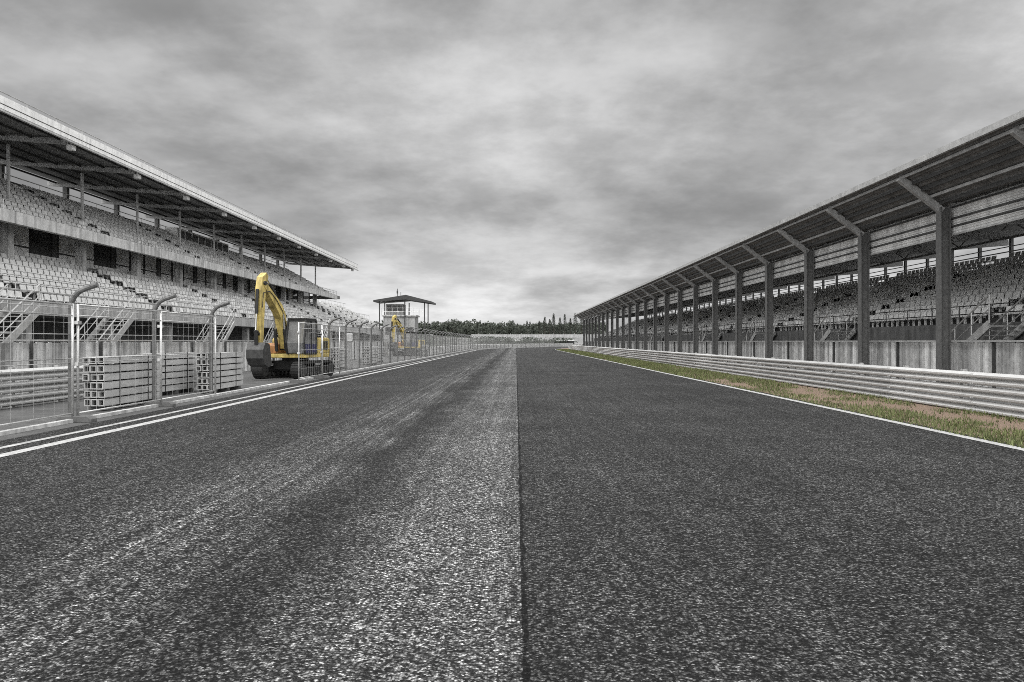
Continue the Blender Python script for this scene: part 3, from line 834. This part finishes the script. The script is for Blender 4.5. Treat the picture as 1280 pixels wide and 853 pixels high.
def make_tree(kind, seed):
    r = empty('conifer_tree' if kind == 'c' else 'broadleaf_tree')
    cr = crown_conifer(seed) if kind == 'c' else crown_round(seed)
    cr.build('crown', M['conifer' if kind == 'c' else 'leaf'], r)
    t = MB()
    if kind == 'c': t.tube([(0,0,-.3),(0.05,0,5),(0,.05,11.3)], [.22,.14,.03], 8)
    else:
        t.tube([(0,0,-.3),(.1,0,3),(0,.1,6.5)], [.3,.22,.08], 8)
        for i in range(6):
            a = i*1.05; t.tube([(.05,0,3+.3*i),(1.2*math.cos(a),1.2*math.sin(a),5+.35*i),(2*math.cos(a),2*math.sin(a),6.6+.3*i)], [.12,.08,.03], 6)
    t.build('trunk', M['bark'], r)
    return r
protos = {'c': [make_tree('c', s) for s in (1,2,3)], 'r': [make_tree('r', s) for s in (4,5,6)]}
used = {}
def place(kind, px, top, d, label, group):
    """px,top = where the crown's tip stands in the photograph's pixels, d = distance"""
    i = random.randrange(3); pr = protos[kind][i]
    if (kind, i) not in used: o = pr; used[(kind, i)] = 1
    else: o = copy_tree(pr)
    z0 = 3.2 if d > 300 else 0
    ht = H + (427-top)*d/1000. - z0; s = max(.35, ht/(12. if kind == 'c' else 10.4))
    o.location = ((px-645)*d/1000., d, z0); w = s*random.uniform(.85, 1.15); 
    if kind == 'c': w *= 1.3
    o.scale = (w, w, s); o.rotation_euler = (0,0,random.uniform(0,6.28))
    tag(o, label, 'tree', group)
rnd = random.Random(11)
for i in range(34):
    px = 528 + 172*(i+rnd.uniform(-.35,.35))/33
    place('c' if (i % 3) else 'r', px, rnd.uniform(400, 408), rnd.uniform(318, 350), 'dark conifer in the distant tree line above the far bank' if i % 3 else 'dark rounded tree in the distant tree line above the far bank', 'trees of the distant tree line')
for i in range(26):
    px = 420 + 320*(i+rnd.uniform(-.4,.4))/25
    place('c' if rnd.random() < .5 else 'r', px, rnd.uniform(402, 411), rnd.uniform(380, 440), 'tree in the hindmost row of the distant tree line', 'trees of the hindmost row')
for i, (px, top) in enumerate(((674,401),(681,396),(687,399),(692,392),(700,397),(706,393),(713,398),(719,392),(727,394),(736,390))):
    place('c', px, top, 306+2*i, 'tall dark conifer in the clump beside the far end of the right grandstand', 'conifers beside the right grandstand')
for i, (px, top) in enumerate(((548,402),(560,400),(572,399),(583,402))):
    place('r', px, top, 250+6*i, 'dark rounded tree in the clump right of the timing tower', 'rounded trees right of the timing tower')
for i, (px, top) in enumerate(((452,398),(463,400),(472,402),(525,403))):
    place('r', px, top, 170+4*i, 'dark rounded tree behind the open terrace and the timing tower', 'rounded trees behind the open terrace')

wd = MB(); rr = random.Random(21)
for i in range(15000):
    px = rr.uniform(470, 760); dd = rr.uniform(335, 372); hh = 6.2 + 2.6*mnoise.noise(Vector((px*.045, dd*.03, 0))) + 1.5*mnoise.noise(Vector((px*.2, 1, dd*.1)))
    z = 3 + hh*rr.random()**.7; p = Vector(((px-645)*dd/1000, dd, z)); s = rr.uniform(.25, .6)
    u = Vector((rr.gauss(0,1), rr.gauss(0,1), rr.gauss(0,1))).normalized()*s; v = u.cross(Vector((rr.gauss(0,1), rr.gauss(0,1), rr.gauss(0,1)))).normalized()*s*.7
    wd.add([p-u, p-v, p+u, p+v], [(0,1,2,3)])
tag(wd.build('far_wood', M['leaf']), 'dark undergrowth massed between the trunks of the distant tree line', kind='stuff')
hd = MB(); rr = random.Random(33)
for i in range(9000):
    dd = rr.uniform(132, 282); hh = 2.6 + 1.2*mnoise.noise(Vector((1, dd*.09, 0)))
    p = Vector((-16.5 + off(dd)*.9 + rr.gauss(0, .9), dd, hh*rr.random()**.8)); s_ = rr.uniform(.12, .3)
    u = Vector((rr.gauss(0,1), rr.gauss(0,1), rr.gauss(0,1))).normalized()*s_; v = u.cross(Vector((rr.gauss(0,1), rr.gauss(0,1), rr.gauss(0,1)))).normalized()*s_*.7
    hd.add([p-u, p-v, p+u, p+v], [(0,1,2,3)])
tag(hd.build('hedge', M['leaf']), 'dark overgrown hedge behind the debris fence at the far left bend', 'hedge')
# ------------------------------------------------------------------ world: overcast sky
SUN_EL, SUN_AZ = 52., 205.
w = bpy.data.worlds.new('World'); S.world = w; w.use_nodes = True; nt = w.node_tree; N = nt.nodes; L = nt.links
bg = N['Background']; bg.inputs['Strength'].default_value = .10
sky = N.new('ShaderNodeTexSky'); sky.sky_type = 'NISHITA'; sky.sun_disc = False; sky.sun_elevation = R(SUN_EL); sky.sun_rotation = R(SUN_AZ)
hs = N.new('ShaderNodeHueSaturation'); hs.inputs['Saturation'].default_value = .06; L.new(sky.outputs[0], hs.inputs['Color'])
tc = N.new('ShaderNodeTexCoord'); sep = N.new('ShaderNodeSeparateXYZ'); L.new(tc.outputs['Generated'], sep.inputs[0])
def op(o, a, c=0, cl=False):
    n = N.new('ShaderNodeMath'); n.operation = o; n.use_clamp = cl
    for i, q in enumerate((a, c)):
        if isinstance(q, (int, float)): n.inputs[i].default_value = q
        else: L.new(q, n.inputs[i])
    return n.outputs[0]
z = op('ADD', op('MAXIMUM', sep.outputs['Z'], 0), .24)
cv = N.new('ShaderNodeCombineXYZ'); L.new(op('DIVIDE', sep.outputs['X'], z), cv.inputs[0]); L.new(op('DIVIDE', sep.outputs['Y'], z), cv.inputs[1])
def cn(scale, det, ro, dist, offs=(0,0,0)):
    mp = N.new('ShaderNodeMapping'); mp.inputs['Location'].default_value = offs; L.new(cv.outputs[0], mp.inputs['Vector'])
    n = N.new('ShaderNodeTexNoise'); n.inputs['Scale'].default_value = scale; n.inputs['Detail'].default_value = det; n.inputs['Roughness'].default_value = ro; n.inputs['Distortion'].default_value = dist
    L.new(mp.outputs[0], n.inputs['Vector']); return n.outputs['Fac']
def mr(v, a, c, d, e, sm=True):
    n = N.new('ShaderNodeMapRange'); n.interpolation_type = 'SMOOTHSTEP' if sm else 'LINEAR'
    n.inputs['From Min'].default_value = a; n.inputs['From Max'].default_value = c; n.inputs['To Min'].default_value = d; n.inputs['To Max'].default_value = e
    L.new(v, n.inputs['Value']); return n.outputs[0]
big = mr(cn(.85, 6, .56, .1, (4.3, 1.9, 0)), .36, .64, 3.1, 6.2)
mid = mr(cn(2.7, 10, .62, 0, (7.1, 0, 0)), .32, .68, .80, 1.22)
zen_unseen_glow = op('MULTIPLY', mr(sep.outputs['Z'], .45, .9, 1.0, 1.9), mr(sep.outputs['Y'], .76, -.05, 1.0, 4.3))  # also brightens unseen sky behind and beside the camera to light the stands
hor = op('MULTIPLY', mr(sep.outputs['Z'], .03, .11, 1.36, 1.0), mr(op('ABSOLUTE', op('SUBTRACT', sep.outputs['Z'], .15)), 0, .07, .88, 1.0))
cloud = op('MULTIPLY', op('MULTIPLY', big, mid), op('MULTIPLY', zen_unseen_glow, hor))
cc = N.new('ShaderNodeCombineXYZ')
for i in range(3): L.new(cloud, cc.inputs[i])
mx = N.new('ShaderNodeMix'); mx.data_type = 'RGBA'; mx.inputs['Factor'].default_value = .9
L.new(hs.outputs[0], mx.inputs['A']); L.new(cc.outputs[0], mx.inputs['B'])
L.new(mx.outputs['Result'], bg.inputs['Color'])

sl = bpy.data.lights.new('sun', 'SUN'); sl.energy = 1.4; sl.angle = R(25); sl.color = (1, .985, .96)
so = bpy.data.objects.new('sun', sl); COL.objects.link(so)
az = R(SUN_AZ); el = R(SUN_EL)
d = Vector((math.sin(az)*math.cos(el), math.cos(az)*math.cos(el), math.sin(el)))
so.rotation_euler = d.to_track_quat('Z', 'Y').to_euler()

# ------------------------------------------------------------------ camera
cam = bpy.data.cameras.new('camera'); co = bpy.data.objects.new('camera', cam); COL.objects.link(co)
co.location = (0, 0, H); co.rotation_euler = (R(90), 0, 0)
cam.sensor_width = 36; cam.lens = 36*1000/1280.; cam.shift_x = -5/1280.; cam.shift_y = .5/1280.; cam.clip_end = 6000; cam.clip_start = .05
S.camera = co
S.view_settings.view_transform = 'Standard'; S.view_settings.look = 'None'; S.view_settings.exposure = 0; S.view_settings.gamma = 1
S.view_settings.use_curve_mapping = False
S.cycles.max_bounces = 6; S.cycles.use_denoising = False; S.cycles.filter_width = .9
